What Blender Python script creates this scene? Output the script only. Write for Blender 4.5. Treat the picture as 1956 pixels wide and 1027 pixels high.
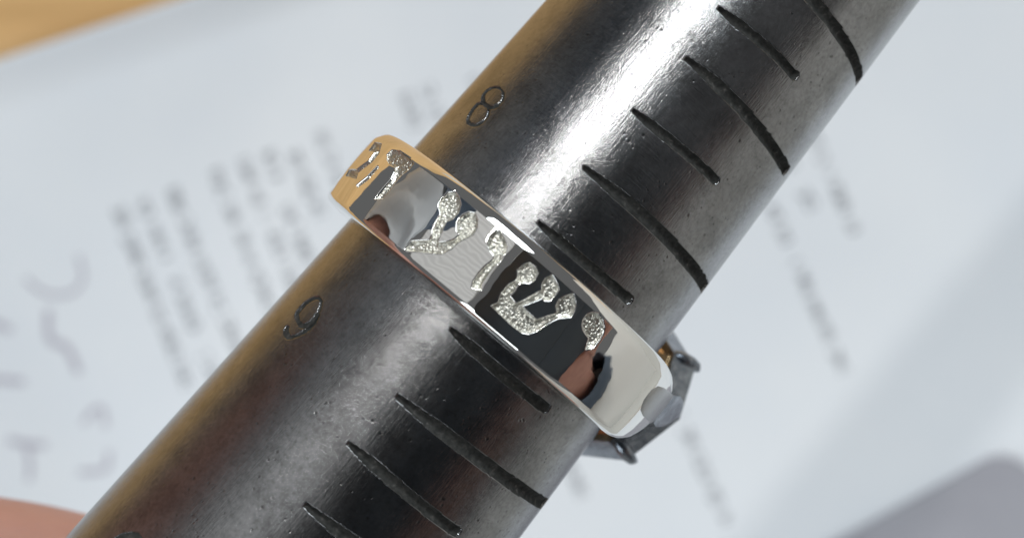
import bpy, math, random
import numpy as np
from mathutils import Vector, Matrix
random.seed(7); rng = np.random.default_rng(7)
sc = bpy.context.scene
for o in list(bpy.data.objects): bpy.data.objects.remove(o)
sc.unit_settings.system = 'METRIC'; sc.unit_settings.scale_length = 0.01      # one unit is a centimetre
C = sc.collection
R = math.radians

# ------------------------------------------------------------------ camera
CAMZ = 21.0                                                            # lens 21 cm above the table
cam_d = bpy.data.cameras.new("camera"); cam = bpy.data.objects.new("camera", cam_d); C.objects.link(cam)
cam.location = (0, 0, CAMZ)
cam_d.sensor_width = 36; cam_d.lens = 36*3000/1956; cam_d.clip_start = 0.05; cam_d.clip_end = 2000
cam_d.dof.use_dof = True; cam_d.dof.focus_distance = 7.82; cam_d.dof.aperture_fstop = 0.36; cam_d.dof.aperture_blades = 0
sc.camera = cam

# ------------------------------------------------------------------ mandrel axis frame (mm about the lens, from measuring the photograph)
P = np.array([-0.61466, -1.28904, -84.53238]); D = np.array([0.632030, 0.772605, -0.060160])
CX = np.array([0.034972, 0.049116, 0.998181]); EY = np.array([0.774154, -0.632984, 0.004023])
K = -0.0386147; R0 = 8.65
AX = Matrix(((CX[0], EY[0], D[0], P[0]/10), (CX[1], EY[1], D[1], P[1]/10), (CX[2], EY[2], D[2], CAMZ+P[2]/10), (0, 0, 0, 1)))
def ax_point(lat, s, up):                                              # mm: across the axis, along it, towards the lens side -> world
    return Vector((P + EY*lat + D*s + CX*up)/10) + Vector((0, 0, CAMZ))

# ------------------------------------------------------------------ world and lamps
w = bpy.data.worlds.new("World"); sc.world = w; w.use_nodes = True
bg = w.node_tree.nodes["Background"]; bg.inputs[0].default_value = (0.95, 0.97, 1.0, 1); bg.inputs[1].default_value = 0.13
def area(name, loc, target, sx, sy, power, col):
    l = bpy.data.lights.new(name, 'AREA'); l.shape = 'RECTANGLE'; l.size = sx; l.size_y = sy; l.energy = power; l.color = col
    o = bpy.data.objects.new(name, l); C.objects.link(o); o.location = loc
    d = Vector(target) - Vector(loc)
    z = -d.normalized(); y = Vector(D) - z*z.dot(Vector(D)); y.normalize(); x = y.cross(z)
    m = Matrix((x, y, z)).transposed().to_4x4(); m.translation = loc; o.matrix_world = m
    return o
ring_c = ax_point(0, 0, 8)
def dirpos(lat_deg, ax_deg, dist):                                     # a place seen from the ring at these angles from straight up
    a, b = R(lat_deg), R(ax_deg)
    v = CX*math.cos(a)*math.cos(b) + EY*math.sin(a)*math.cos(b) + D*math.sin(b)
    return ring_c + Vector(v)*dist
# bench lamp (the hot streak) and two unseen fills added to light the paper evenly; the ribbed glowing panel is built with the setting
area("bench_lamp", dirpos(-24, 17, 62), ring_c, 2.0, 14, 8800, (1.0, 0.99, 0.97))
area("fill_lamp", dirpos(-20, 44, 150), ring_c, 64, 84, 146000, (0.865, 0.945, 1.0))
area("fill_lamp", dirpos(8, -47, 150), ring_c, 90, 90, 116000, (0.865, 0.945, 1.0))
sc.view_settings.view_transform = 'Standard'; sc.view_settings.look = 'None'; sc.view_settings.exposure = 0; sc.view_settings.gamma = 1
sc.render.resolution_x = 1024; sc.render.resolution_y = 537
sc.render.engine = 'CYCLES'

# ------------------------------------------------------------------ material helpers
def mat(name, col=(0.5, 0.5, 0.5), rough=0.5, metal=0.0):
    m = bpy.data.materials.new(name); m.use_nodes = True
    b = m.node_tree.nodes["Principled BSDF"]
    b.inputs["Base Color"].default_value = (*col, 1); b.inputs["Roughness"].default_value = rough; b.inputs["Metallic"].default_value = metal
    return m, m.node_tree, b
def node(nt, t, **kw):
    n = nt.nodes.new(t)
    for k, v in kw.items():
        if k in n.inputs: n.inputs[k].default_value = v
        else: setattr(n, k, v)
    return n
def ramp(nt, src, stops):
    r = nt.nodes.new("ShaderNodeValToRGB"); e = r.color_ramp.elements
    while len(e) < len(stops): e.new(0.5)
    for i, (p, c) in enumerate(stops): e[i].position = p; e[i].color = (*c, 1) if len(c) == 3 else c
    nt.links.new(src, r.inputs[0]); return r.outputs[0]
def coords(nt, scale=(1, 1, 1), rot=(0, 0, 0)):
    tc = nt.nodes.new("ShaderNodeTexCoord"); mp = nt.nodes.new("ShaderNodeMapping")
    mp.inputs["Scale"].default_value = scale; mp.inputs["Rotation"].default_value = rot
    nt.links.new(tc.outputs["Object"], mp.inputs[0]); return mp.outputs[0]
def noise(nt, vec, scale, detail=4, rough=0.5):
    n = node(nt, "ShaderNodeTexNoise", Scale=scale, Detail=detail, Roughness=rough); nt.links.new(vec, n.inputs["Vector"]); return n.outputs["Fac"]
def math_(nt, op, a, b=None):
    n = nt.nodes.new("ShaderNodeMath"); n.operation = op
    for i, v in enumerate((a, b)):
        if v is None: continue
        if isinstance(v, (int, float)): n.inputs[i].default_value = v
        else: nt.links.new(v, n.inputs[i])
    return n.outputs[0]
def mixc(nt, fac, a, b, mode='MIX'):
    n = nt.nodes.new("ShaderNodeMix"); n.data_type = 'RGBA'; n.blend_type = mode
    for i, v in ((0, fac), (6, a), (7, b)):
        if isinstance(v, (int, float)): n.inputs[i].default_value = v
        elif isinstance(v, tuple): n.inputs[i].default_value = (*v, 1)
        else: nt.links.new(v, n.inputs[i])
    return n.outputs[2]
def bump(nt, b, h, strength, dist):
    n = node(nt, "ShaderNodeBump", Strength=strength, Distance=dist); nt.links.new(h, n.inputs["Height"]); nt.links.new(n.outputs[0], b.inputs["Normal"]); return n

# ---- steel of the mandrel: dull grey, pitted, scratched
M_steel, nt, b = mat("worn_steel", (0.4, 0.4, 0.4), 0.3, 1.0)
v = coords(nt)
blot = noise(nt, v, 2.2, 5, 0.6); fine = noise(nt, v, 44, 5, 0.75); mid = noise(nt, v, 7, 6, 0.7)
col = ramp(nt, blot, [(0.3, (0.225, 0.225, 0.225)), (0.55, (0.29, 0.293, 0.297)), (0.75, (0.35, 0.354, 0.36))])
col = mixc(nt, 1.0, col, ramp(nt, mid, [(0.30, (0.76, 0.76, 0.76)), (0.5, (1, 1, 1)), (0.70, (1.14, 1.14, 1.14))]), 'MULTIPLY')
col = mixc(nt, 1.0, col, ramp(nt, fine, [(0.30, (0.72, 0.71, 0.70)), (0.5, (1, 1, 1)), (0.68, (1.16, 1.16, 1.16))]), 'MULTIPLY')
pitm = None
for sc_, lo, hi in ((13.0, 0.06, 0.15), (27.0, 0.09, 0.20)):
    vo = node(nt, "ShaderNodeTexVoronoi", Scale=sc_); nt.links.new(v, vo.inputs["Vector"])
    pit = ramp(nt, vo.outputs["Distance"], [(lo, (1, 1, 1)), (hi, (0, 0, 0))])
    pitsel = ramp(nt, noise(nt, v, sc_*0.5, 2), [(0.50, (0, 0, 0)), (0.58, (1, 1, 1))])
    q_ = math_(nt, 'MULTIPLY', pit, pitsel); pitm = q_ if pitm is None else math_(nt, 'MAXIMUM', pitm, q_)
col = mixc(nt, math_(nt, 'MULTIPLY', pitm, 0.6), col, (0.06, 0.057, 0.054))
nt.links.new(col, b.inputs["Base Color"])
v_ax = coords(nt, (48, 48, 0.8), (0, R(3), 0)); v_ci = coords(nt, (5.0, 4.0, 110)); v_c2 = coords(nt, (40, 30, 3), (R(18), R(-10), 0))
sa = noise(nt, v_ax, 3.0, 4, 0.7); sb = noise(nt, v_ci, 1.6, 4, 0.7); s3 = noise(nt, v_c2, 1.0, 3, 0.7)
rg = math_(nt, 'ADD', math_(nt, 'MULTIPLY', mid, 0.08), math_(nt, 'MULTIPLY', sa, 0.15))
rg = math_(nt, 'ADD', rg, 0.075)
nt.links.new(rg, b.inputs["Roughness"])
h = math_(nt, 'ADD', math_(nt, 'MULTIPLY', sa, 0.8), math_(nt, 'MULTIPLY', sb, 0.45))
h = math_(nt, 'ADD', h, math_(nt, 'MULTIPLY', s3, 0.35))
h = math_(nt, 'ADD', h, math_(nt, 'MULTIPLY', fine, 0.65))
h = math_(nt, 'SUBTRACT', h, math_(nt, 'MULTIPLY', pitm, 0.8))
bump(nt, b, h, 0.5, 0.0025)

M_groove, nt, b = mat("groove_grime", (0.05, 0.05, 0.05), 0.8, 0.0); b.inputs["Specular IOR Level"].default_value = 0.15
v = coords(nt)
nt.links.new(ramp(nt, noise(nt, v, 30, 5, 0.7), [(0.35, (0.022, 0.023, 0.022)), (0.6, (0.05, 0.05, 0.047)), (0.74, (0.16, 0.15, 0.14))]), b.inputs["Base Color"])
bump(nt, b, noise(nt, v, 40, 3), 0.7, 0.008)

# ---- ring silver: mirror polish with a faint waviness; grainy floor in the letters
M_silver, nt, b = mat("polished_silver", (0.86, 0.85, 0.82), 0.04, 1.0)
v = coords(nt)
wav = noise(nt, v, 5, 2); mic = noise(nt, v, 45, 3)
nt.links.new(ramp(nt, noise(nt, v, 12, 4, 0.65), [(0.35, (0.012,)*3), (0.75, (0.05,)*3)]), b.inputs["Roughness"])
bump(nt, b, math_(nt, 'ADD', wav, math_(nt, 'MULTIPLY', mic, 0.006)), 0.3, 0.009)
M_frost, nt, b = mat("grained_silver", (0.64, 0.62, 0.55), 0.36, 1.0)
M_satin, nt, b = mat("satin_silver", (0.40, 0.40, 0.40), 0.28, 1.0)
bump(nt, b, noise(nt, coords(nt), 60, 3), 0.35, 0.006)
M_darksilver, nt, b = mat("dark_cast_silver", (0.20, 0.215, 0.235), 0.24, 1.0)  # darker blue-grey tone for bezel and claws
v = coords(nt)
nt.links.new(ramp(nt, noise(nt, v, 14, 4, 0.7), [(0.35, (0.14, 0.16, 0.19)), (0.7, (0.36, 0.385, 0.42))]), b.inputs["Base Color"])
bump(nt, b, noise(nt, v, 40, 3), 0.5, 0.006)
M_tan, nt, b = mat("tan_silver", (0.78, 0.52, 0.27), 0.12, 1.0)  # table's tan reflection put into the gallery's colour
bump(nt, b, noise(nt, coords(nt), 20, 2), 0.2, 0.01)
M_gem, nt, b = mat("clear_gem", (0.95, 0.97, 1.0), 0.02); b.inputs["Transmission Weight"].default_value = 1; b.inputs["IOR"].default_value = 2.2

# ---- surroundings
M_paper, nt, b = mat("white_paper", (0.80, 0.82, 0.84), 0.75)
v = coords(nt)
nt.links.new(ramp(nt, noise(nt, v, 0.35, 3), [(0.3, (0.76, 0.785, 0.815)), (0.7, (0.81, 0.825, 0.84))]), b.inputs["Base Color"])
bump(nt, b, noise(nt, v, 0.5, 3), 0.3, 0.05)
M_ink, nt, b = mat("printed_ink", (0.18, 0.185, 0.2), 0.8)
M_pen, nt, b = mat("purple_pen_ink", (0.50, 0.48, 0.53), 0.8)
M_wood, nt, b = mat("light_wood", (0.6, 0.42, 0.24), 0.45)
v = coords(nt, (0.12, 1.6, 1), (0, 0, R(-20)))
gr = noise(nt, v, 1.2, 6, 0.6)
nt.links.new(ramp(nt, gr, [(0.25, (0.62, 0.36, 0.14)), (0.5, (0.74, 0.45, 0.19)), (0.75, (0.82, 0.53, 0.25))]), b.inputs["Base Color"])
bump(nt, b, gr, 0.2, 0.02)
M_wall, nt, b = mat("cream_plaster", (0.80, 0.78, 0.74), 0.85)
bump(nt, b, noise(nt, coords(nt), 0.4, 5), 0.3, 0.1)
M_patch, nt, b = mat("grey_patch", (0.30, 0.30, 0.34), 0.6)
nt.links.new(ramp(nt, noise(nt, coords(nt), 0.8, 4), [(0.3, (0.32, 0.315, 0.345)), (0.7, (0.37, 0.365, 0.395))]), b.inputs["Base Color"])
M_phone, nt, b = mat("dark_blue_casing", (0.018, 0.027, 0.040), 0.35)
bump(nt, b, noise(nt, coords(nt), 40, 2), 0.1, 0.01)
M_glass, nt, b = mat("dark_glass", (0.004, 0.004, 0.006), 0.06)
M_skin, nt, b = mat("skin", (0.48, 0.25, 0.19), 0.5)
v = coords(nt)
c1 = ramp(nt, noise(nt, v, 1.3, 4), [(0.3, (0.43, 0.22, 0.175)), (0.7, (0.51, 0.27, 0.21))])
nt.links.new(c1, b.inputs["Base Color"]); b.inputs["Subsurface Weight"].default_value = 0.12
b.inputs["Subsurface Radius"].default_value = (0.1, 0.04, 0.02)
bump(nt, b, math_(nt, 'ADD', noise(nt, coords(nt, (3, 16, 3)), 2.0, 4), math_(nt, 'MULTIPLY', noise(nt, v, 22, 3), 0.4)), 0.6, 0.02)
M_sleeve, nt, b = mat("dark_sleeve", (0.075, 0.10, 0.14), 0.9)
bump(nt, b, noise(nt, coords(nt), 18, 3), 0.6, 0.03)

# ------------------------------------------------------------------ object helpers
def mesh(name, verts, faces, m=None, smooth=False, parent=None, matrix=None):
    me = bpy.data.meshes.new(name)
    V = np.asarray(verts, dtype=np.float32)
    if isinstance(faces, np.ndarray):
        n = len(faces); k = faces.shape[1]
        me.vertices.add(len(V)); me.vertices.foreach_set("co", V.ravel())
        me.loops.add(n*k); me.loops.foreach_set("vertex_index", faces.astype(np.int32).ravel())
        me.polygons.add(n); me.polygons.foreach_set("loop_start", np.arange(0, n*k, k, dtype=np.int32))
        me.update(calc_edges=True); me.validate()
    else:
        me.from_pydata([tuple(p) for p in V.tolist()], [], faces); me.update()
    if m: me.materials.append(m)
    if smooth: me.polygons.foreach_set("use_smooth", np.ones(len(me.polygons), dtype=bool))
    o = bpy.data.objects.new(name, me); C.objects.link(o)
    if parent: o.parent = parent
    if matrix is not None: o.matrix_world = matrix
    return o
def empty(name, matrix):
    o = bpy.data.objects.new(name, None); o.empty_display_size = 0.3; C.objects.link(o); o.matrix_world = matrix; return o
def tag(o, label=None, cat=None, group=None, kind=None):
    for k, v_ in (("label", label), ("category", cat), ("group", group), ("kind", kind)):
        if v_: o[k] = v_
    return o
def sharp(o, deg=35):
    o.data.set_sharp_from_angle(angle=R(deg)); return o
def grid_faces(nu, nv, closed_u=False):
    iu = np.arange(nu if closed_u else nu-1); iv = np.arange(nv-1)
    a, c = np.meshgrid(iu, iv, indexing='ij'); a2 = (a+1) % nu
    return np.stack([a*nv+c, a2*nv+c, a2*nv+c+1, a*nv+c+1], -1).reshape(-1, 4)
def bevel(o, wd, seg=3):
    md = o.modifiers.new("bevel", 'BEVEL'); md.width = wd; md.segments = seg; md.limit_method = 'ANGLE'
    for p in o.data.polygons: p.use_smooth = True
    return o
def box(name, x0, x1, y0, y1, z0, z1, m, parent=None, matrix=None):
    v_ = [(x, y, z) for x in (x0, x1) for y in (y0, y1) for z in (z0, z1)]
    return mesh(name, v_, [(0, 1, 3, 2), (4, 6, 7, 5), (0, 4, 5, 1), (2, 3, 7, 6), (0, 2, 6, 4), (1, 5, 7, 3)], m, parent=parent, matrix=matrix)
def resample(pts, step):
    pts = np.asarray(pts, float); out = [pts[0]]
    for a, c in zip(pts[:-1], pts[1:]):
        n = max(1, int(np.ceil(np.linalg.norm(c-a)/step)))
        for i in range(1, n+1): out.append(a + (c-a)*i/n)
    return np.array(out)
def spline(pts, n=6, closed=False):                                    # Catmull-Rom through the points
    p = np.asarray(pts, float); m_ = len(p); out = []
    rngi = range(m_) if closed else range(m_-1)
    for i in rngi:
        g = (lambda k: p[k % m_]) if closed else (lambda k: p[min(max(k, 0), m_-1)])
        a, b_, c, d_ = g(i-1), g(i), g(i+1), g(i+2)
        for j in range(n):
            t = j/n
            out.append(0.5*((2*b_) + (c-a)*t + (2*a-5*b_+4*c-d_)*t*t + (3*b_-a-3*c+d_)*t**3))
    out.append(p[0] if closed else p[-1]); return np.array(out)

# ================================================================== THE SETTING
tab = box("table_top", -25, 110, -120, 120, -3, 0, M_wood); tag(tab, kind='structure')
wl = box("wall", -90, 90, 29, 31, -3, 23.5, M_wall); tag(wl, kind='structure')
wl.rotation_euler = (0, 0, math.atan2(EY[1], EY[0]) - math.pi/2)
# added glowing panel whose ribs stripe the ring's reflection, up and to the left
M_glow, nt, b = mat("ribbed_glow", (0.15, 0.15, 0.15), 0.6)
wv = node(nt, "ShaderNodeTexWave", Scale=0.085, Distortion=0.15, Detail=2.0); wv.inputs["Detail Scale"].default_value = 0.6
wv.bands_direction = 'Y'; nt.links.new(coords(nt), wv.inputs["Vector"])
nt.links.new(ramp(nt, wv.outputs["Fac"], [(0.05, (0.38, 0.385, 0.39)), (0.6, (0.42, 0.43, 0.44)), (0.95, (0.50, 0.51, 0.515))]), b.inputs["Emission Color"])
b.inputs["Emission Strength"].default_value = 1.0
M_backing, nt, b = mat("panel_backing", (0.5, 0.5, 0.5), 0.6)
lc = dirpos(-33, 0, 125); lz = (ring_c-lc).normalized(); ly = Vector(D) - lz*lz.dot(Vector(D)); ly.normalize(); lx = ly.cross(lz)
lm = Matrix((lx, ly, lz)).transposed().to_4x4(); lm.translation = lc
cl = empty("glow_panel", lm); tag(cl, "wide ribbed glowing panel added above the bench, seen only in the ring's polish", "ceiling light")
box("backing", -52, 52, -62, 62, -6, -1, M_backing, parent=cl).matrix_parent_inverse = Matrix.Identity(4)
box("glow_face", -50, 50, -60, 60, -0.9, 0, M_glow, parent=cl).matrix_parent_inverse = Matrix.Identity(4)

# ================================================================== PAPER with blurred print
# page axes: e along the visible page edge, f into the page along the lines of print
def pg(px, py): return np.array([(px-978)*0.07/10, -(py-513.5)*0.07/10])      # photograph measure -> cm on the table
E0 = pg(0, 125); ed = pg(370, 0) - pg(0, 125); ed /= np.linalg.norm(ed); fd = np.array([ed[1], -ed[0]])
paper_m = Matrix(((ed[0], fd[0], 0, E0[0]), (ed[1], fd[1], 0, E0[1]), (0, 0, -1, 0.02), (0, 0, 0, 1)))
pm = Matrix.Identity(4)
pm.translation = (E0[0], E0[1], 0.03)
paper = empty("paper_sheet", pm)
tag(paper, "white printed paper sheet lying on the wooden table under the mandrel", "paper")
def paper_z(u, vv): return 0.02 + 0.24*np.clip(1-vv/0.62, 0, 1)**1.5 + 0.01*np.sin(u*0.7+vv*0.5) + 0.022*np.sin(u*1.3-vv*0.7+1)*np.cos(vv*1.1+u*0.3) + 0.034
us = np.linspace(-9.2, 20.5, 100); vs = np.concatenate([np.linspace(0, 1, 14), np.linspace(1.2, 21, 60)])
U, Vv = np.meshgrid(us, vs, indexing='ij'); Z = paper_z(U, Vv)
top = np.stack([U*ed[0]+Vv*fd[0], U*ed[1]+Vv*fd[1], Z], -1).reshape(-1, 3)
bot = top.copy(); bot[:, 2] -= 0.012
nf = grid_faces(len(us), len(vs)); n0 = len(top)
sides = []
nu, nv = len(us), len(vs)
loop = [i*nv for i in range(nu)] + [(nu-1)*nv+j for j in range(1, nv)] + [i*nv+nv-1 for i in range(nu-2, -1, -1)] + [j for j in range(nv-2, 0, -1)]
for a, c in zip(loop, loop[1:]+loop[:1]): sides.append((a, c, c+n0, a+n0))
fc = np.concatenate([nf[:, ::-1], nf + n0, np.array(sides)])
sheet = mesh("sheet", np.concatenate([top, bot]), fc, M_paper, True, paper); sheet.matrix_parent_inverse = Matrix.Identity(4)
def to_uv(px, py):
    q = pg(px, py) - E0; return np.array([q@ed, q@fd])
def flat_strokes(name, polys, m, parent):                              # ink laid 0.03 mm above the sheet
    vv_, ff = [], []
    for quad in polys:
        i = len(vv_)
        for (u, v_) in quad: vv_.append((u*ed[0]+v_*fd[0], u*ed[1]+v_*fd[1], float(paper_z(u, v_))+0.004))
        ff.append(tuple(range(i, i+len(quad))))
    o = mesh(name, vv_, ff, m, parent=parent); o.matrix_parent_inverse = Matrix.Identity(4); return o
def print_line(p0, p1, hgt=0.125, dens=1.0, gaps=()):
    a, c = to_uv(*p0), to_uv(*p1); dirv = (c-a)/np.linalg.norm(c-a); L = np.linalg.norm(c-a); nrm = np.array([dirv[1], -dirv[0]])
    quads = []; t = 0; word = random.randint(3, 8)
    while t < L:
        wd = random.uniform(0.022, 0.036)
        if not any(g0 <= t/L <= g1 for g0, g1 in gaps):
            h0 = -hgt/2*(1.0 if random.random() > 0.2 else 1.5); h1 = hgt/2*(1.0 if random.random() > 0.3 else 1.5)
            k = random.random()
            if k < 0.6*dens: segs = [(t, t+wd, h0, h1)]
            elif k < 0.9: segs = [(t, t+wd*2, h0, h0+0.03), (t, t+wd*2, h1-0.03, h1)]
            else: segs = [(t, t+wd*2.2, -0.015, 0.015), (t, t+wd, h0, h1)]
            for t0, t1, y0, y1 in segs:
                quads.append([a+dirv*t0+nrm*y0, a+dirv*t1+nrm*y0, a+dirv*t1+nrm*y1, a+dirv*t0+nrm*y1])
        t += wd*random.uniform(1.7, 2.6); word -= 1
        if word <= 0: t += random.uniform(0.07, 0.12); word = random.randint(3, 9)
    tag(flat_strokes("printed_line", quads, M_ink, paper), kind="stuff")
for p0, p1, g in [((226,398),(366,750),()), ((276,382),(420,742),((.3,.42),(.72,.8))), ((330,362),(470,700),()), ((412,326),(545,655),()),
                  ((464,306),(590,610),((.36,.44),)), ((512,292),(532,338),()), ((548,395),(600,520),()), ((562,290),(612,410),()), ((612,255),(672,400),((.4,.5),)),
                  ((772,182),(800,250),()), ((812,165),(838,226),()),
                  ((1470,392),(1610,706),((.25,.32),)), ((1540,235),(1632,448),((.35,.45),)), ((1500,300),(1550,400),((.2,.5),)), ((1275,740),(1385,992),((.2,.3),)),
                  ((1085,880),(1112,945),()), ((905,150),(930,190),())]:
    print_line(p0, p1, gaps=g)
def pen(pts, wd):
    p = spline([to_uv(*q) for q in pts], 6); quads = []
    for a, c in zip(p[:-1], p[1:]):
        t = (c-a)/max(1e-9, np.linalg.norm(c-a)); n = np.array([-t[1], t[0]])*wd/2; t = t*wd*0.06
        quads.append([a-t-n, c+t-n, c+t+n, a-t+n])
    # each piece a hair higher than the one before so none share a plane
    vv_, ff = [], []
    for k, quad in enumerate(quads):
        i = len(vv_)
        for (u, v_) in quad: vv_.append((u*ed[0]+v_*fd[0], u*ed[1]+v_*fd[1], float(paper_z(u, v_))+0.004+0.0006*(k % 5)))
        ff.append((i, i+1, i+2, i+3))
    o = mesh("pen_stroke", vv_, ff, M_pen, parent=paper); o.matrix_parent_inverse = Matrix.Identity(4)
for pts, wd in [([(54,532),(91,560),(139,560),(163,531),(154,489)], .06), ([(97,591),(100,646),(133,664),(154,710)], .10), ([(-20,612),(0,618),(26,630)], .09),
                ([(-30,722),(0,724),(50,728)], .09), ([(163,806),(182,782),(199,779),(205,812)], .07), ([(155,899),(205,893),(211,860)], .07),
                ([(20,838),(54,845),(92,848)], .085), ([(54,846),(62,880),(60,915)], .075)]: pen(pts, wd)

# cream desk mat beyond the far edge of the paper
mat_m = Matrix(((ed[0], fd[0], 0, E0[0]), (ed[1], fd[1], 0, E0[1]), (0, 0, 1, 0), (0, 0, 0, 1)))
M_mat, nt, b = mat("cream_desk_mat", (0.56, 0.54, 0.50), 0.8)
bump(nt, b, noise(nt, coords(nt), 3, 4), 0.4, 0.05)
Lp = [(-30, 21.2), (20.7, 21.2), (20.7, -45), (60, -45), (60, 60), (-30, 60)]
dm = mesh("desk_mat", [(x, y, z) for z in (0.004, 0.25) for x, y in Lp], [(0, 1, 2, 3, 4, 5), (11, 10, 9, 8, 7, 6)]+[(i, i+6, (i+1) % 6+6, (i+1) % 6) for i in range(6)], M_mat, matrix=mat_m); tag(dm, kind='structure')
# thin flat grey shape with rounded corners on the paper, lower right
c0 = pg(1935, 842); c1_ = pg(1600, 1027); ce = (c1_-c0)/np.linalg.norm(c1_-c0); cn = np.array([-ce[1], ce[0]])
patch_m = Matrix(((ce[0], cn[0], 0, c0[0]), (ce[1], cn[1], 0, c0[1]), (0, 0, 1, 0.10), (0, 0, 0, 1)))
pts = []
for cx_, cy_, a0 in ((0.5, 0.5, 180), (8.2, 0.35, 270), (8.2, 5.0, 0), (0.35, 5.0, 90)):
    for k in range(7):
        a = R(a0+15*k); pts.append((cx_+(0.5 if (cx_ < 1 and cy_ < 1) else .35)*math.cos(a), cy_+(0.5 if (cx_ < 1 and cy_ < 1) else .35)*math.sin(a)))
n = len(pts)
patch = mesh("grey_patch", [(x, y, 0) for x, y in pts]+[(x, y, 0.08) for x, y in pts],
            [tuple(range(n-1, -1, -1)), tuple(range(n, 2*n))]+[(i, (i+1) % n, (i+1) % n+n, i+n) for i in range(n)], M_patch, matrix=patch_m)
bevel(patch, 0.02, 2); tag(patch, "flat grey patch with rounded corner lying on the paper at lower right", "patch")

# ================================================================== MANDREL
mandrel = empty("ring_mandrel", AX)
tag(mandrel, "tapered worn steel ring mandrel engraved with size marks and numbers", "ring mandrel")
def rad(s): return R0 + K*s
# grooves: (phi deg, s mm) centre lines, width in mm, part name
grooves = []
for s, a, c, wd in ((-13.95, -6, 80, .66), (-10.62, -6.4, 40.6, .56), (-7.27, -5.6, 84, .66), (-3.24, -4.4, 38.4, .56), (0.1, -5, 82, .62), (3.48, -4.3, 38.4, .52),
                    (6.92, -5.8, 83, .64), (10.78, -4, 36.4, .50), (14.33, -2.2, 72, .62), (17.46, -3.4, 36, .50), (20.85, -3, 85, .62), (24.2, -3, 36, .5), (-17.4, -6, 40, .56), (-20.9, -6, 84, .66)):
    ph = np.linspace(a-2.2, c+.8, 60); ss = s + 0.10*np.sin(np.linspace(0, 3, 60)+s) + rng.normal(0, .003, 60)
    ss += {6.92: 0.12, 20.85: 0.28, 14.33: .16}.get(s, 0)*np.linspace(-.8, 1, 60)**3
    t = np.linspace(0, 1, 60); prof = np.clip(np.minimum((t/0.28+0.22)**0.75, ((1-t)/0.05+0.35)**0.6), 0, 1)
    grooves.append(("size_mark", np.stack([ph, ss], 1), 1.08*wd*prof*(1+rng.normal(0, .014, 60)), .26))
n8a = [(-52.4, 6.69), (-56.2, 6.9), (-58.1, 7.27), (-56.5, 7.62), (-53.2, 7.8), (-49.3, 7.7), (-46.7, 7.36), (-46.6, 6.97), (-48.6, 6.71)]
n8b = [(-54.3, 5.54), (-56.2, 6.01), (-56.6, 6.49), (-54.0, 6.67), (-49.9, 6.61), (-47.1, 6.28), (-46.8, 5.86), (-48.3, 5.54), (-51.2, 5.42)]
n9a = [(-49.5, -7.78), (-54.0, -7.54), (-54.7, -6.99), (-52.8, -6.42), (-50.0, -6.2), (-47.3, -6.42), (-45.6, -6.91), (-45.3, -7.37), (-47.0, -7.73)]
n9b = [(-46.0, -6.71), (-44.6, -7.23), (-44.4, -7.74), (-45.9, -8.22), (-48.5, -8.61), (-51.4, -8.58), (-54.6, -8.23)]
n10 = [(-48.0, -22.2), (-46.5, -21.4), (-43.7, -20.9), (-41.2, -20.62), (-38.4, -20.62), (-36.0, -21.2), (-35.6, -22.2), (-37, -23.3), (-41, -23.8), (-45.5, -23.2)]
for pts_, cl, nm, wd in ((n8a, True, "stamped_eight", .23), (n8b, True, "stamped_eight", .23), (n9a, True, "stamped_nine", .30), (n9b, False, "stamped_nine", .34), (n10, True, "stamped_zero", .34)):
    p = spline(pts_, 6, cl); k = len(p)
    grooves.append((nm, p, wd*(1+0.25*np.sin(np.linspace(0, 9, k)))*np.ones(k), .05))
ph_d = np.arange(-98, 98.01, 0.45); ph_b = np.arange(106, 256, 6.0); PH = np.concatenate([ph_d, ph_b])
s_d = np.arange(-25, 28, 0.04); SS = np.concatenate([np.linspace(-75, -26, 25), s_d, np.linspace(31, 105, 40)])
PHg, Sg = np.meshgrid(np.radians(PH), SS, indexing='ij')
drop = np.zeros_like(Sg)
for nm, line, wd, dep in grooves:
    p = np.stack([np.radians(line[:, 0])*rad(line[:, 1]), line[:, 1]], 1)
    sel = (Sg > p[:, 1].min()-.5) & (Sg < p[:, 1].max()+.5) & (PHg > np.radians(line[:, 0].min())-.06) & (PHg < np.radians(line[:, 0].max())+.06)
    qx = PHg[sel]*rad(Sg[sel]); qy = Sg[sel]
    best = np.full(qx.shape, 9.0)
    cl_ = np.hypot(*(p[0]-p[-1])) < .3
    for i in (range(len(p)-1) if cl_ else range(2, len(p)-3)):
        a = p[i]; dv = p[i+1]-a; L2 = dv@dv+1e-12
        t = np.clip(((qx-a[0])*dv[0]+(qy-a[1])*dv[1])/L2, 0, 1)
        dd = np.hypot(qx-a[0]-t*dv[0], qy-a[1]-t*dv[1]) - (wd[i]*(1-t)+wd[i+1]*t)/2
        if not cl_ and i in (2, len(p)-4):
            tt = ((qx-a[0])*dv[0]+(qy-a[1])*dv[1])/L2; dd = np.where(tt < 0 if i == 2 else tt > 1, 9.0, dd)
        best = np.minimum(best, dd)
    drop[sel] = np.maximum(drop[sel], np.where(best < (-0.03 if nm == 'size_mark' else -0.045), dep+.14, 0))
Rg = rad(Sg) - drop
co = np.stack([Rg*np.cos(PHg), Rg*np.sin(PHg), Sg], -1).reshape(-1, 3)/10
fcs = grid_faces(len(PH), len(SS), True)
shaft = mesh("shaft", co, fcs, M_steel, True, mandrel)
ends = [([(rad(s)*math.cos(a)/10, rad(s)*math.sin(a)/10, s/10) for a in np.radians(PH)]) for s in (-75, 105)]
mesh("shaft_end", ends[0], [tuple(range(len(PH)-1, -1, -1))], M_steel, False, mandrel); mesh("shaft_end", ends[1], [tuple(range(len(PH)))], M_steel, False, mandrel)
groove_objs = []
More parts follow.
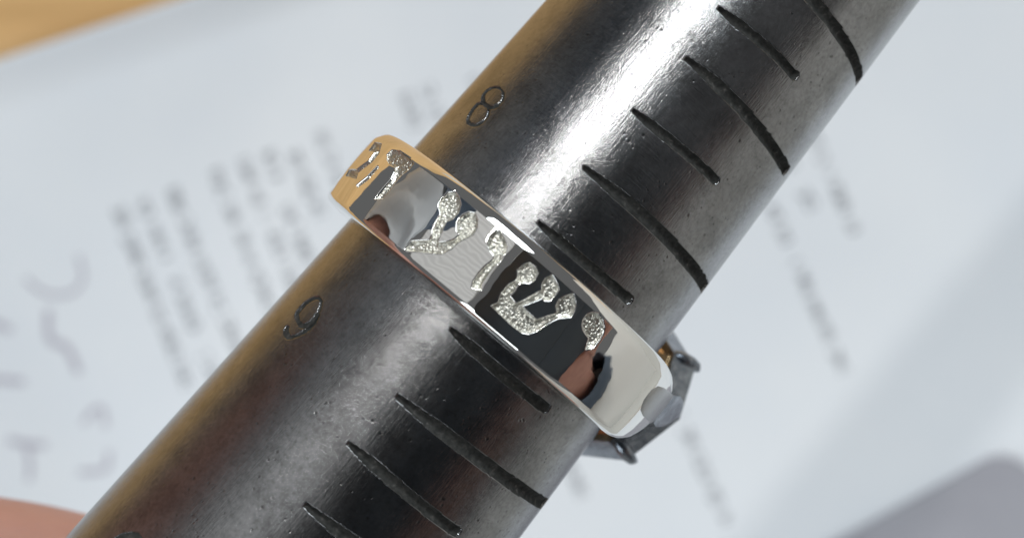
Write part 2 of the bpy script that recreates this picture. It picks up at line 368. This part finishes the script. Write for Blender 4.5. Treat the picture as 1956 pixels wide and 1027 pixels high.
for nm, line, wd, dep in grooves:
    p = np.stack([np.radians(line[:, 0])*R0, line[:, 1]], 1)
    tg = np.gradient(p, axis=0); tg /= np.linalg.norm(tg, axis=1)[:, None]; nr = np.stack([-tg[:, 1], tg[:, 0]], 1)
    vv_ = []
    for i in range(len(p)):
        wv = max(wd[i], .05); hw = wv/2; e_ = min(i, len(p)-1-i); dp = dep*(1.0 if nm != 'size_mark' else min(1, .08+.3*e_))
        for off, dz in ((-hw-.004, .003), (-hw+.012, -.02), (-hw*.55, -dp*.7), (0, -dp*(.85+rng.uniform(0, .25))), (hw*.55, -dp*.7), (hw-.012, -.02), (hw+.004, .003)):
            if abs(off) > hw: off += np.sign(off)*rng.uniform(-.004, .012)
            q = p[i]+nr[i]*off; a = q[0]/R0; r = rad(q[1])+dz
            vv_.append((r*math.cos(a)/10, r*math.sin(a)/10, q[1]/10))
    ff = grid_faces(len(p), 7)
    o = mesh(nm, vv_, ff[:, ::-1], M_groove, False, mandrel); groove_objs.append(o)

# ================================================================== RING
ring = empty("engraved_ring", AX)
tag(ring, "polished silver ring engraved with Hebrew letters fitted around the steel mandrel", "ring")
LETTERS = [
    [(-27.7, -1.66), (-27.4, -1.19), (-25.2, -0.87), (-23.6, -0.65), (-24.0, -0.3), (-24.7, -0.12), (-25.3, 0.33), (-26.0, 0.73), (-27.8, 0.91), (-28.5, 1.13), (-28.6, 1.47), (-28.5, 1.71), (-27.1, 1.94), (-25.1, 1.86), (-23.3, 1.64), (-22.3, 1.29), (-22.3, 0.85), (-23.2, 0.56), (-22.7, 0.18), (-22.1, -0.1), (-21.9, -0.28), (-21.3, -0.47), (-19.4, -0.19), (-18.3, 0.16), (-17.9, 0.52), (-19.1, 0.53), (-20.4, 0.8), (-20.9, 1.09), (-20.7, 1.33), (-19.9, 1.59), (-18.5, 1.71), (-16.9, 1.55), (-15.6, 1.23), (-15.2, 0.9), (-16.0, 0.53), (-17.0, 0.16), (-17.2, -0.27), (-18.4, -0.76), (-20.7, -1.03), (-23.8, -1.36), (-27.0, -1.7)],
    [(-11.0, 1.07), (-11.5, 1.34), (-11.2, 1.69), (-10.2, 1.78), (-8.2, 1.63), (-6.4, 1.45), (-5.6, 1.17), (-5.7, 0.95), (-5.3, 0.75), (-5.6, 0.44), (-5.6, -0.04), (-5.4, -0.4), (-5.2, -0.71), (-4.5, -0.89), (-6.6, -1.1), (-7.3, -0.83), (-7.5, -0.41), (-7.4, 0.05), (-6.8, 0.53), (-7.2, 0.73), (-8.8, 0.79), (-10.1, 0.9)],
    [(0.2, -1.2), (5.0, -1.27), (8.2, -1.3), (10.6, -1.27), (12.3, -1.1), (13.2, -0.83), (14.3, -0.22), (15.7, 0.37), (17.0, 0.59), (18.3, 0.8), (17.9, 1.15), (17.1, 1.42), (14.9, 1.72), (13.8, 1.45), (12.9, 1.09), (13.3, 0.75), (14.6, 0.56), (14.3, 0.39), (13.0, 0.04), (11.6, -0.34), (9.5, -0.36), (6.8, -0.32), (6.2, -0.31), (7.4, 0.04), (9.0, 0.59), (9.9, 0.59), (11.1, 0.74), (11.2, 1.06), (11.1, 1.43), (9.8, 1.58), (7.4, 1.75), (6.6, 1.44), (6.9, 1.1), (7.8, 0.9), (6.8, 0.45), (5.6, -0.11), (4.8, -0.41), (3.3, -0.35), (2.1, -0.3), (2.3, 0.01), (2.0, 0.35), (2.6, 0.62), (4.1, 0.76), (4.5, 1.02), (4.1, 1.39), (2.9, 1.51), (0.8, 1.52), (-0.1, 1.22), (-0.4, 0.89), (0.8, 0.68), (1.0, 0.43), (0.2, 0.08), (0.2, -0.42), (1.1, -0.89)],
    [(22.1, 0.9), (21.5, 1.12), (21.5, 1.4), (22.4, 1.65), (23.9, 1.76), (25.9, 1.69), (27.8, 1.46), (28.6, 1.19), (29.0, 0.85), (29.0, 0.47), (28.4, 0.25), (27.5, 0.09), (26.8, 0.33), (26.2, 0.6), (24.6, 0.65), (23.3, 0.72)],
    [(-56.8, 1.5), (-56.6, 1.84), (-52.6, 2.0), (-47.1, 1.97), (-44.4, 1.88), (-44.1, 1.52), (-44.8, 1.07), (-44.8, 0.61), (-44.4, 0.06), (-44.4, -0.4), (-47.0, -0.66), (-47.2, -0.39), (-47.1, 0.15), (-47.0, 0.61), (-48.0, 0.99), (-49.5, 1.2), (-52.4, 1.18), (-54.9, 1.28)],
    [(-70.0, 1.2), (-72.0, 1.77), (-65.0, 1.85), (-61.1, 1.34), (-60.8, 0.74), (-63.6, -0.06), (-61.8, -0.38), (-72.4, -0.55), (-74.2, -0.18), (-66.8, 0.02), (-63.6, 0.75), (-64.6, 1.32)],
    [(-56.5, 0.78), (-55.3, 0.72), (-55.5, -0.12), (-57.5, -0.71), (-59.1, -0.64), (-57.1, 0.04)]]
RO = 10.5
polys = [np.array([(math.radians(a)*RO, s) for a, s in L]) for L in LETTERS]
def sdist(poly, X, Y):                                                 # positive inside
    inside = np.zeros(X.shape, bool); best = np.full(X.shape, 1e9); m_ = len(poly)
    for i in range(m_):
        a = poly[i]; c = poly[(i+1) % m_]; dv = c-a
        t = np.clip(((X-a[0])*dv[0]+(Y-a[1])*dv[1])/(dv@dv+1e-12), 0, 1)
        best = np.minimum(best, np.hypot(X-a[0]-t*dv[0], Y-a[1]-t*dv[1]))
        if a[1] != c[1]:
            cr = ((a[1] > Y) != (c[1] > Y)) & (X < (c[0]-a[0])*(Y-a[1])/(c[1]-a[1])+a[0]); inside ^= cr
    return np.where(inside, best, -best)
def sm(x): x = np.clip(x, 0, 1); return x*x*(3-2*x)
def skew(phi): return -0.16*np.sin(phi)
def band_profile():                                                    # (s, r): outer face finely sampled, then bevels, walls and bore
    face = [(s, RO + 0.10*(1-((s-0.0)/2.0)**2) - 0.02) for s in np.arange(-1.86, 1.86, 0.028)]
    up = [(1.90, 10.475), (1.98, 10.44), (2.2, 10.32), (2.38, 10.20), (2.46, 10.10), (2.5, 9.95), (2.5, 9.2), (2.42, 8.78), (2.3, 8.70)]
    lo = [(-2.0, 8.74), (-2.16, 8.80), (-2.22, 9.1), (-2.22, 9.9), (-2.20, 10.15), (-2.13, 10.32), (-2.02, 10.43), (-1.92, 10.475)]
    bore = [(s, 8.72) for s in np.linspace(2.0, -1.8, 6)]
    return np.array(face+up+bore+lo)
prof = band_profile(); nface = len(np.arange(-1.86, 1.86, 0.028))
bph = np.radians(np.concatenate([np.arange(-92, 92.001, 0.16), np.arange(95, 268, 3.0)]))
Pg, Ig = np.meshgrid(bph, np.arange(len(prof)), indexing='ij')
Sb = prof[Ig, 0] + skew(Pg); Rb = prof[Ig, 1].copy()
tp = np.where((Pg > 0) & (Pg < 2.2), sm((Pg-R(56))/R(38)), 0)*np.where(Pg > R(120), 0.6, 1)      # the shank narrows to a rounded end by the setting
lowf = np.clip((0.6-prof[Ig, 0])/2.8, 0, 1)
Sb = Sb + tp*(1.15*lowf**1.5 - 0.35*np.clip(prof[Ig, 0]/2.5, 0, 1)); Rb = Rb - tp*0.5*lowf**3*(Rb > 9.5)
face_m = Ig < nface
X = np.where(np.abs(Pg) < 1.6, Pg*RO, 1e3); Y = prof[Ig, 0]
# the letters were measured with the tilt in, so compare with the tilted s
Yt = Sb
floor_cells = []
dep = np.zeros_like(Rb)
for ip, poly in enumerate(polys):
    sel = face_m & (X > poly[:, 0].min()-.2) & (X < poly[:, 0].max()+.2) & (Yt > poly[:, 1].min()-.2) & (Yt < poly[:, 1].max()+.2)
    sd = sdist(poly, X[sel], Yt[sel])
    dep[sel] = np.maximum(dep[sel], (0.32 if ip < 4 else 0.28)*sm((sd+0.03)/0.11))
Rb -= dep
co = np.stack([Rb*np.cos(Pg), Rb*np.sin(Pg), Sb], -1).reshape(-1, 3)/10
npf = len(prof)
iu = np.arange(len(bph)); iv = np.arange(npf); a, c = np.meshgrid(iu, iv, indexing='ij'); a2 = (a+1) % len(bph); c2 = (c+1) % npf
bf = np.stack([a*npf+c, a2*npf+c, a2*npf+c2, a*npf+c2], -1).reshape(-1, 4)
band = mesh("band", co, bf, M_silver, True, ring)
# grainy letter floors
for ip, poly in enumerate(polys):
    st = 0.021
    xs = np.arange(poly[:, 0].min()-.1, poly[:, 0].max()+.1, st); ys = np.arange(poly[:, 1].min()-.1, poly[:, 1].max()+.1, st)
    Xf, Yf = np.meshgrid(xs, ys, indexing='ij'); sd = sdist(poly, Xf, Yf)
    g = np.zeros(Xf.shape)
    for _ in range(int(Xf.size*st*st*75)):                             # little beads left by the graver
        bx, by, br = rng.uniform(xs[0], xs[-1]), rng.uniform(ys[0], ys[-1]), rng.uniform(.035, .065)
        i0 = int((bx-xs[0])/st); j0 = int((by-ys[0])/st); k = int(br/st)+2
        sl = (slice(max(i0-k, 0), i0+k+1), slice(max(j0-k, 0), j0+k+1))
        g[sl] = np.maximum(g[sl], np.sqrt(np.clip(br**2-(Xf[sl]-bx)**2-(Yf[sl]-by)**2, 0, None)))
    zr = RO - (0.20 if ip < 4 else 0.13) + 0.8*g + rng.normal(0, .004, Xf.shape) + 0.10*np.clip(1-sd/0.12, 0, 1)
    ang = Xf/RO; vtx = np.stack([zr*np.cos(ang), zr*np.sin(ang), Yf], -1).reshape(-1, 3)/10
    f_ = grid_faces(len(xs), len(ys)); keep = (sd.reshape(-1)[f_] > 0.0).all(1); f_ = f_[keep]
    used = np.unique(f_); remap = np.full(len(vtx), -1); remap[used] = np.arange(len(used))
    mesh("engraved_letter", vtx[used], remap[f_], M_frost, True, ring)

# ---- setting head on the far side: two rails, six claws, stone, shoulder lug
PHI0 = R(127); SH = 0.5
hu = np.array([math.cos(PHI0), math.sin(PHI0), 0]); hl = np.array([math.sin(PHI0), -math.cos(PHI0), 0]); hs = np.array([0, 0, 1.0])   # out, towards the lens side, along the axis
def hp(rr, al, hgt):                                                   # al measured from the lens side towards the thin end
    return (hu*hgt + hl*rr*math.cos(al) + hs*(SH + rr*math.sin(al)))/10
def rail(name, prof_, m, n_=72, a0=0, a1=360):
    vv_ = []; al = np.radians(np.linspace(a0, a1, n_, endpoint=False))
    for q in al:
        for (rr, hh) in prof_: vv_.append(hp(rr, q, hh))
    k = len(prof_); aa, cc = np.meshgrid(np.arange(n_), np.arange(k), indexing='ij')
    f_ = np.stack([aa*k+cc, ((aa+1) % n_)*k+cc, ((aa+1) % n_)*k+(cc+1) % k, aa*k+(cc+1) % k], -1).reshape(-1, 4)
    o = mesh(name, vv_, f_, m, True, ring); return sharp(o)
def rounded(r0, r1, h0, h1, c=.12): return [(r0+c, h0), (r1-c, h0), (r1, h0+c), (r1, h1-c), (r1-c, h1), (r0+c, h1), (r0, h1-c), (r0, h0+c)]
rail("bezel", [(3.3, 10.9), (3.8, 10.35), (4.2, 10.25), (4.6, 11.6), (4.5, 12.0), (4.1, 12.15), (3.6, 11.85), (3.4, 11.4)], M_darksilver, 8, 7)
rail("gallery", [(2.5, 8.8), (3.2, 8.8), (4.0, 10.6), (3.5, 10.7)], M_tan, 8, 7)
rail("lower_rail", rounded(2.6, 3.45, 8.7, 9.3), M_silver)
def claw(al, name="claw"):
    path = [(3.85, 10.4, .20), (4.02, 10.6, .36), (4.22, 11.05, .44), (4.45, 11.65, .36), (4.5, 12.1, .28), (4.4, 12.35, .18), (4.2, 12.45, .05)]
    vv_ = []; n_ = 14
    for i, (rr, hh, wd) in enumerate(path):
        p0 = path[max(i-1, 0)]; p1 = path[min(i+1, len(path)-1)]
        tr, th = p1[0]-p0[0], p1[1]-p0[1]; L = math.hypot(tr, th); nr_, nh = th/L, -tr/L
        for j in range(n_):
            q = 2*math.pi*j/n_; a = wd*math.cos(q); s_ = wd*math.sin(q)
            vv_.append(hp(rr+nr_*a, al + s_/4.0, hh+nh*a))
    f_ = [(i*n_+j, i*n_+(j+1) % n_, (i+1)*n_+(j+1) % n_, (i+1)*n_+j) for i in range(len(path)-1) for j in range(n_)]
    f_ += [tuple(range(n_-1, -1, -1)), tuple((len(path)-1)*n_+j for j in range(n_))]
    sharp(mesh(name, vv_, f_, M_darksilver, True, ring))
for q in (-40, 52, 140, 232): claw(R(q))
# faceted stone
vv_ = []; n_ = 16
for rr, hh, of in ((1.9, 12.9, 0), (2.9, 12.4, .5), (3.35, 11.9, 0), (3.35, 11.75, 0), (2.0, 10.4, .5), (0.02, 9.3, 0)):
    for j in range(n_): vv_.append(hp(rr, 2*math.pi*(j+of)/n_, hh))
f_ = [(i*n_+j, i*n_+(j+1) % n_, (i+1)*n_+(j+1) % n_, (i+1)*n_+j) for i in range(5) for j in range(n_)]+[tuple(range(n_-1, -1, -1)), tuple(5*n_+j for j in range(n_))]
mesh("gem", vv_, f_, M_gem, False, ring)
# shoulder lug: a rounded tongue that rises out of the band and runs to a point at the claw
def lug(name, path, m):
    vv_ = []; n_ = 16
    for ph, s_, rr, wd, th in path:
        for j in range(n_):
            q = 2*math.pi*j/n_; a = R(ph); r_ = rr + (0.07*math.sin(q) if math.sin(q) > 0 else th*math.sin(q)); z = s_+wd*math.cos(q)
            vv_.append((r_*math.cos(a)/10, r_*math.sin(a)/10, z/10))
    f_ = [(i*n_+j, (i+1)*n_+j, (i+1)*n_+(j+1) % n_, i*n_+(j+1) % n_) for i in range(len(path)-1) for j in range(n_)]+[tuple(range(n_)), tuple((len(path)-1)*n_+j for j in range(n_-1, -1, -1))]
    return sharp(mesh(name, vv_, f_, m, True, ring))
lug("shoulder", [(56.5, .40, 10.40, .12, .9), (58, .40, 10.52, .50, .9), (60.5, .42, 10.58, .76, .9), (65, .45, 10.60, .90, .9), (71, .5, 10.62, .93, .9), (78, .55, 10.64, .92, .8), (83, .6, 10.6, .85, .8), (85, .6, 10.4, .8, .6)], M_satin)
lug("claw", [(77, .62, 10.55, .62, .5), (80, .64, 10.72, .92, .6), (85, .72, 10.95, 1.05, .8), (90, .85, 11.3, .86, .8), (95, 1.0, 11.7, .52, .6), (99, 1.1, 12.0, .12, .4)], M_darksilver)

# ================================================================== PHONE that takes the picture (seen in the ring's polish)
ph_m = Matrix(((EY[0], D[0], 0, 0), (EY[1], D[1], 0, 0), (0, 0, -1, CAMZ+0.12), (0, 0, 0, 1)))
nrm = Vector((EY[0], EY[1], 0)).normalized(); tng = Vector((-nrm.y, nrm.x, 0))
ph_m = Matrix(((nrm.x, tng.x, 0, 0), (nrm.y, tng.y, 0, 0), (0, 0, 1, CAMZ+0.12), (0, 0, 0, 1)))
phone = empty("phone", ph_m); tag(phone, "dark blue phone held above the ring, seen only as its reflection", "phone")
def slab(name, x0, x1, y0, y1, z0, z1, r, m):
    pts = []
    for cx_, cy_, a0 in ((x0+r, y0+r, 180), (x1-r, y0+r, 270), (x1-r, y1-r, 0), (x0+r, y1-r, 90)):
        for k in range(7):
            a = R(a0+15*k); pts.append((cx_+r*math.cos(a), cy_+r*math.sin(a)))
    n = len(pts)
    o = mesh(name, [(x, y, z0) for x, y in pts]+[(x, y, z1) for x, y in pts],
             [tuple(range(n-1, -1, -1)), tuple(range(n, 2*n))]+[(i, (i+1) % n, (i+1) % n+n, i+n) for i in range(n)], m, parent=phone)
    bevel(o, 0.08, 3); return o
slab("casing", -0.9, 7.0, -10.5, 3.8, 0.0, 0.8, 0.7, M_phone); slab("case_flap", 7.05, 12.6, -10.5, 3.8, 0.1, 0.35, 0.15, M_phone); slab("screen", -0.75, 6.85, -10.3, 3.6, 0.8, 0.84, 0.6, M_glass)

# ================================================================== HANDS
def skin_chain(chains, name, parent=None, m=None, label=None):
    """chains: list of joint lists [(Vector, radius)], the first chain's first joint is the root; others name a start joint by index"""
    vs_, es, rs = [], [], []
    for start, pts in chains:
        prev = start
        for p, r in pts:
            vs_.append(p); rs.append(r); i = len(vs_)-1
            if prev is not None: es.append((prev, i))
            prev = i
    me = bpy.data.meshes.new(name); me.from_pydata([tuple(p) for p in vs_], es, []); me.update()
    o = bpy.data.objects.new(name, me); C.objects.link(o); me.materials.append(m or M_skin)
    md = o.modifiers.new("skin", 'SKIN'); md.use_smooth_shade = True; md.branch_smoothing = 0.6
    sv = me.skin_vertices[0].data
    for i, r in enumerate(rs): sv[i].radius = (r, r); sv[i].use_root = (i == 0)
    sub = o.modifiers.new("sub", 'SUBSURF'); sub.levels = 3; sub.render_levels = 3
    if parent: o.parent = parent
    return o
def A(lat, s, up): return ax_point(lat, s, up)
person = empty("person", Matrix.Translation(A(-40, -130, -40)))
tag(person, "bare hands of a person holding the steel mandrel, skin at the lower left corner", "person")
inv = person.matrix_world.inverted()
def L(p): return inv @ p
def put(o): o.matrix_parent_inverse = Matrix.Identity(4); return o
# gripping hand on the mandrel's thick end, below the frame: fingers pass behind the steel from the left
chains = [(None, [(L(A(-30, -62, -14)), 2.0), (L(A(-50, -50, -4)), 2.1), (L(A(-72, -26, 14)), 2.0), (L(A(-105, -2, 32)), 2.6), (L(A(-150, 40, 66)), 3.4)])]
for k, (s_, up0, ln) in enumerate(((-36.7, -4, 1.0), (-55, -4, 1.06), (-72, -5, 1.0), (-88, -6, 0.85))):
    r = 0.86 if k < 3 else .74
    f1 = 1 if k == 0 else 0
    chains.append((0, [(L(A(-26, s_-3-4.5*f1, -6)), r*1.12), (L(A(-16, s_-.6*f1, -15)), r), (L(A(2*ln, s_+1+6.5*f1, -20)), r*.93), (L(A(16*ln, s_+6*f1, -13)), r*.86), (L(A(18.5*ln, s_-1+5*f1, -2)), r*.76)]))
chains.append((0, [(L(A(-24, -66, 0)), 1.2), (L(A(-15, -57, 11)), 1.0), (L(A(-4, -52, 19)), .92), (L(A(7, -54, 20)), .8)]))
put(skin_chain(chains, "hand", person))
# hand that holds the telephone by its far edge: palm beyond the edge, fingers over the screen, thumb under the casing
upP = (CAMZ - ring_c.z)*10 + 8                                          # height of the casing above the axis, mm
chains = [(None, [(L(A(140, -11, upP+6)), 2.1), (L(A(172, -14, upP)), 2.2), (L(A(202, -18, upP-8)), 2.4), (L(A(312, -36, upP-20)), 3.6), (L(A(472, -66, upP-10)), 4.2)])]
for k, s_ in enumerate((24, 3, -17, -36)):
    r = .85 if k < 3 else .72
    chains.append((0, [(L(A(132, s_, upP+16)), r*1.1), (L(A(114, s_+3, upP+19)), r), (L(A(94, s_+4, upP+18)), r*.9), (L(A(82, s_+4, upP+16)), r*.8)]))
chains.append((0, [(L(A(136, 28, upP-2)), 1.1), (L(A(128, 46, upP-8)), .95), (L(A(118, 58, upP-7)), .85)]))
put(skin_chain(chains, "hand", person))
# pale grey cuff and dark blue sleeve over the gripping arm
def tube_mesh(name, pts, radii, m, parent, n_=24):
    p = spline(np.array([[*q] for q in pts]), 5); rr = spline(np.array([[r, 0, 0] for r in radii]), 5)[:, 0]; vv_ = []
    for i in range(len(p)):
        t = p[min(i+1, len(p)-1)]-p[max(i-1, 0)]; t = Vector(t).normalized(); a = t.orthogonal().normalized(); c = t.cross(a)
        for j in range(n_):
            q = 2*math.pi*j/n_; r = rr[i]*(1+0.05*math.sin(3*q+i*0.9)); vv_.append(Vector(p[i]) + a*math.cos(q)*r + c*math.sin(q)*r)
    f_ = [(i*n_+j, i*n_+(j+1) % n_, (i+1)*n_+(j+1) % n_, (i+1)*n_+j) for i in range(len(p)-1) for j in range(n_)]
    return put(mesh(name, [tuple(q) for q in vv_], f_, m, True, parent))
M_cuff, nt, b = mat("pale_grey_knit", (0.50, 0.51, 0.53), 0.9)
bump(nt, b, noise(nt, coords(nt), 20, 3), 0.5, 0.03)
tube_mesh("cuff", [L(A(-77, -22, 17)), L(A(-82, -18, 20)), L(A(-90, -13, 24)), L(A(-108, 1, 34)), L(A(-116, 8, 40))], [2.25, 2.5, 2.9, 3.2, 3.3], M_cuff, person)
tube_mesh("sleeve", [L(A(-112, 4, 37)), L(A(-135, 25, 55)), L(A(-150, 40, 66)), L(A(-175, 60, 130))], [3.4, 4.0, 4.4, 5.5], M_sleeve, person)
tube_mesh("sleeve", [L(A(190, -16, upP-5)), L(A(235, -24, upP-12)), L(A(310, -38, upP-20)), L(A(470, -66, upP-10))], [3.8, 5.0, 5.6, 6.2], M_sleeve, person)
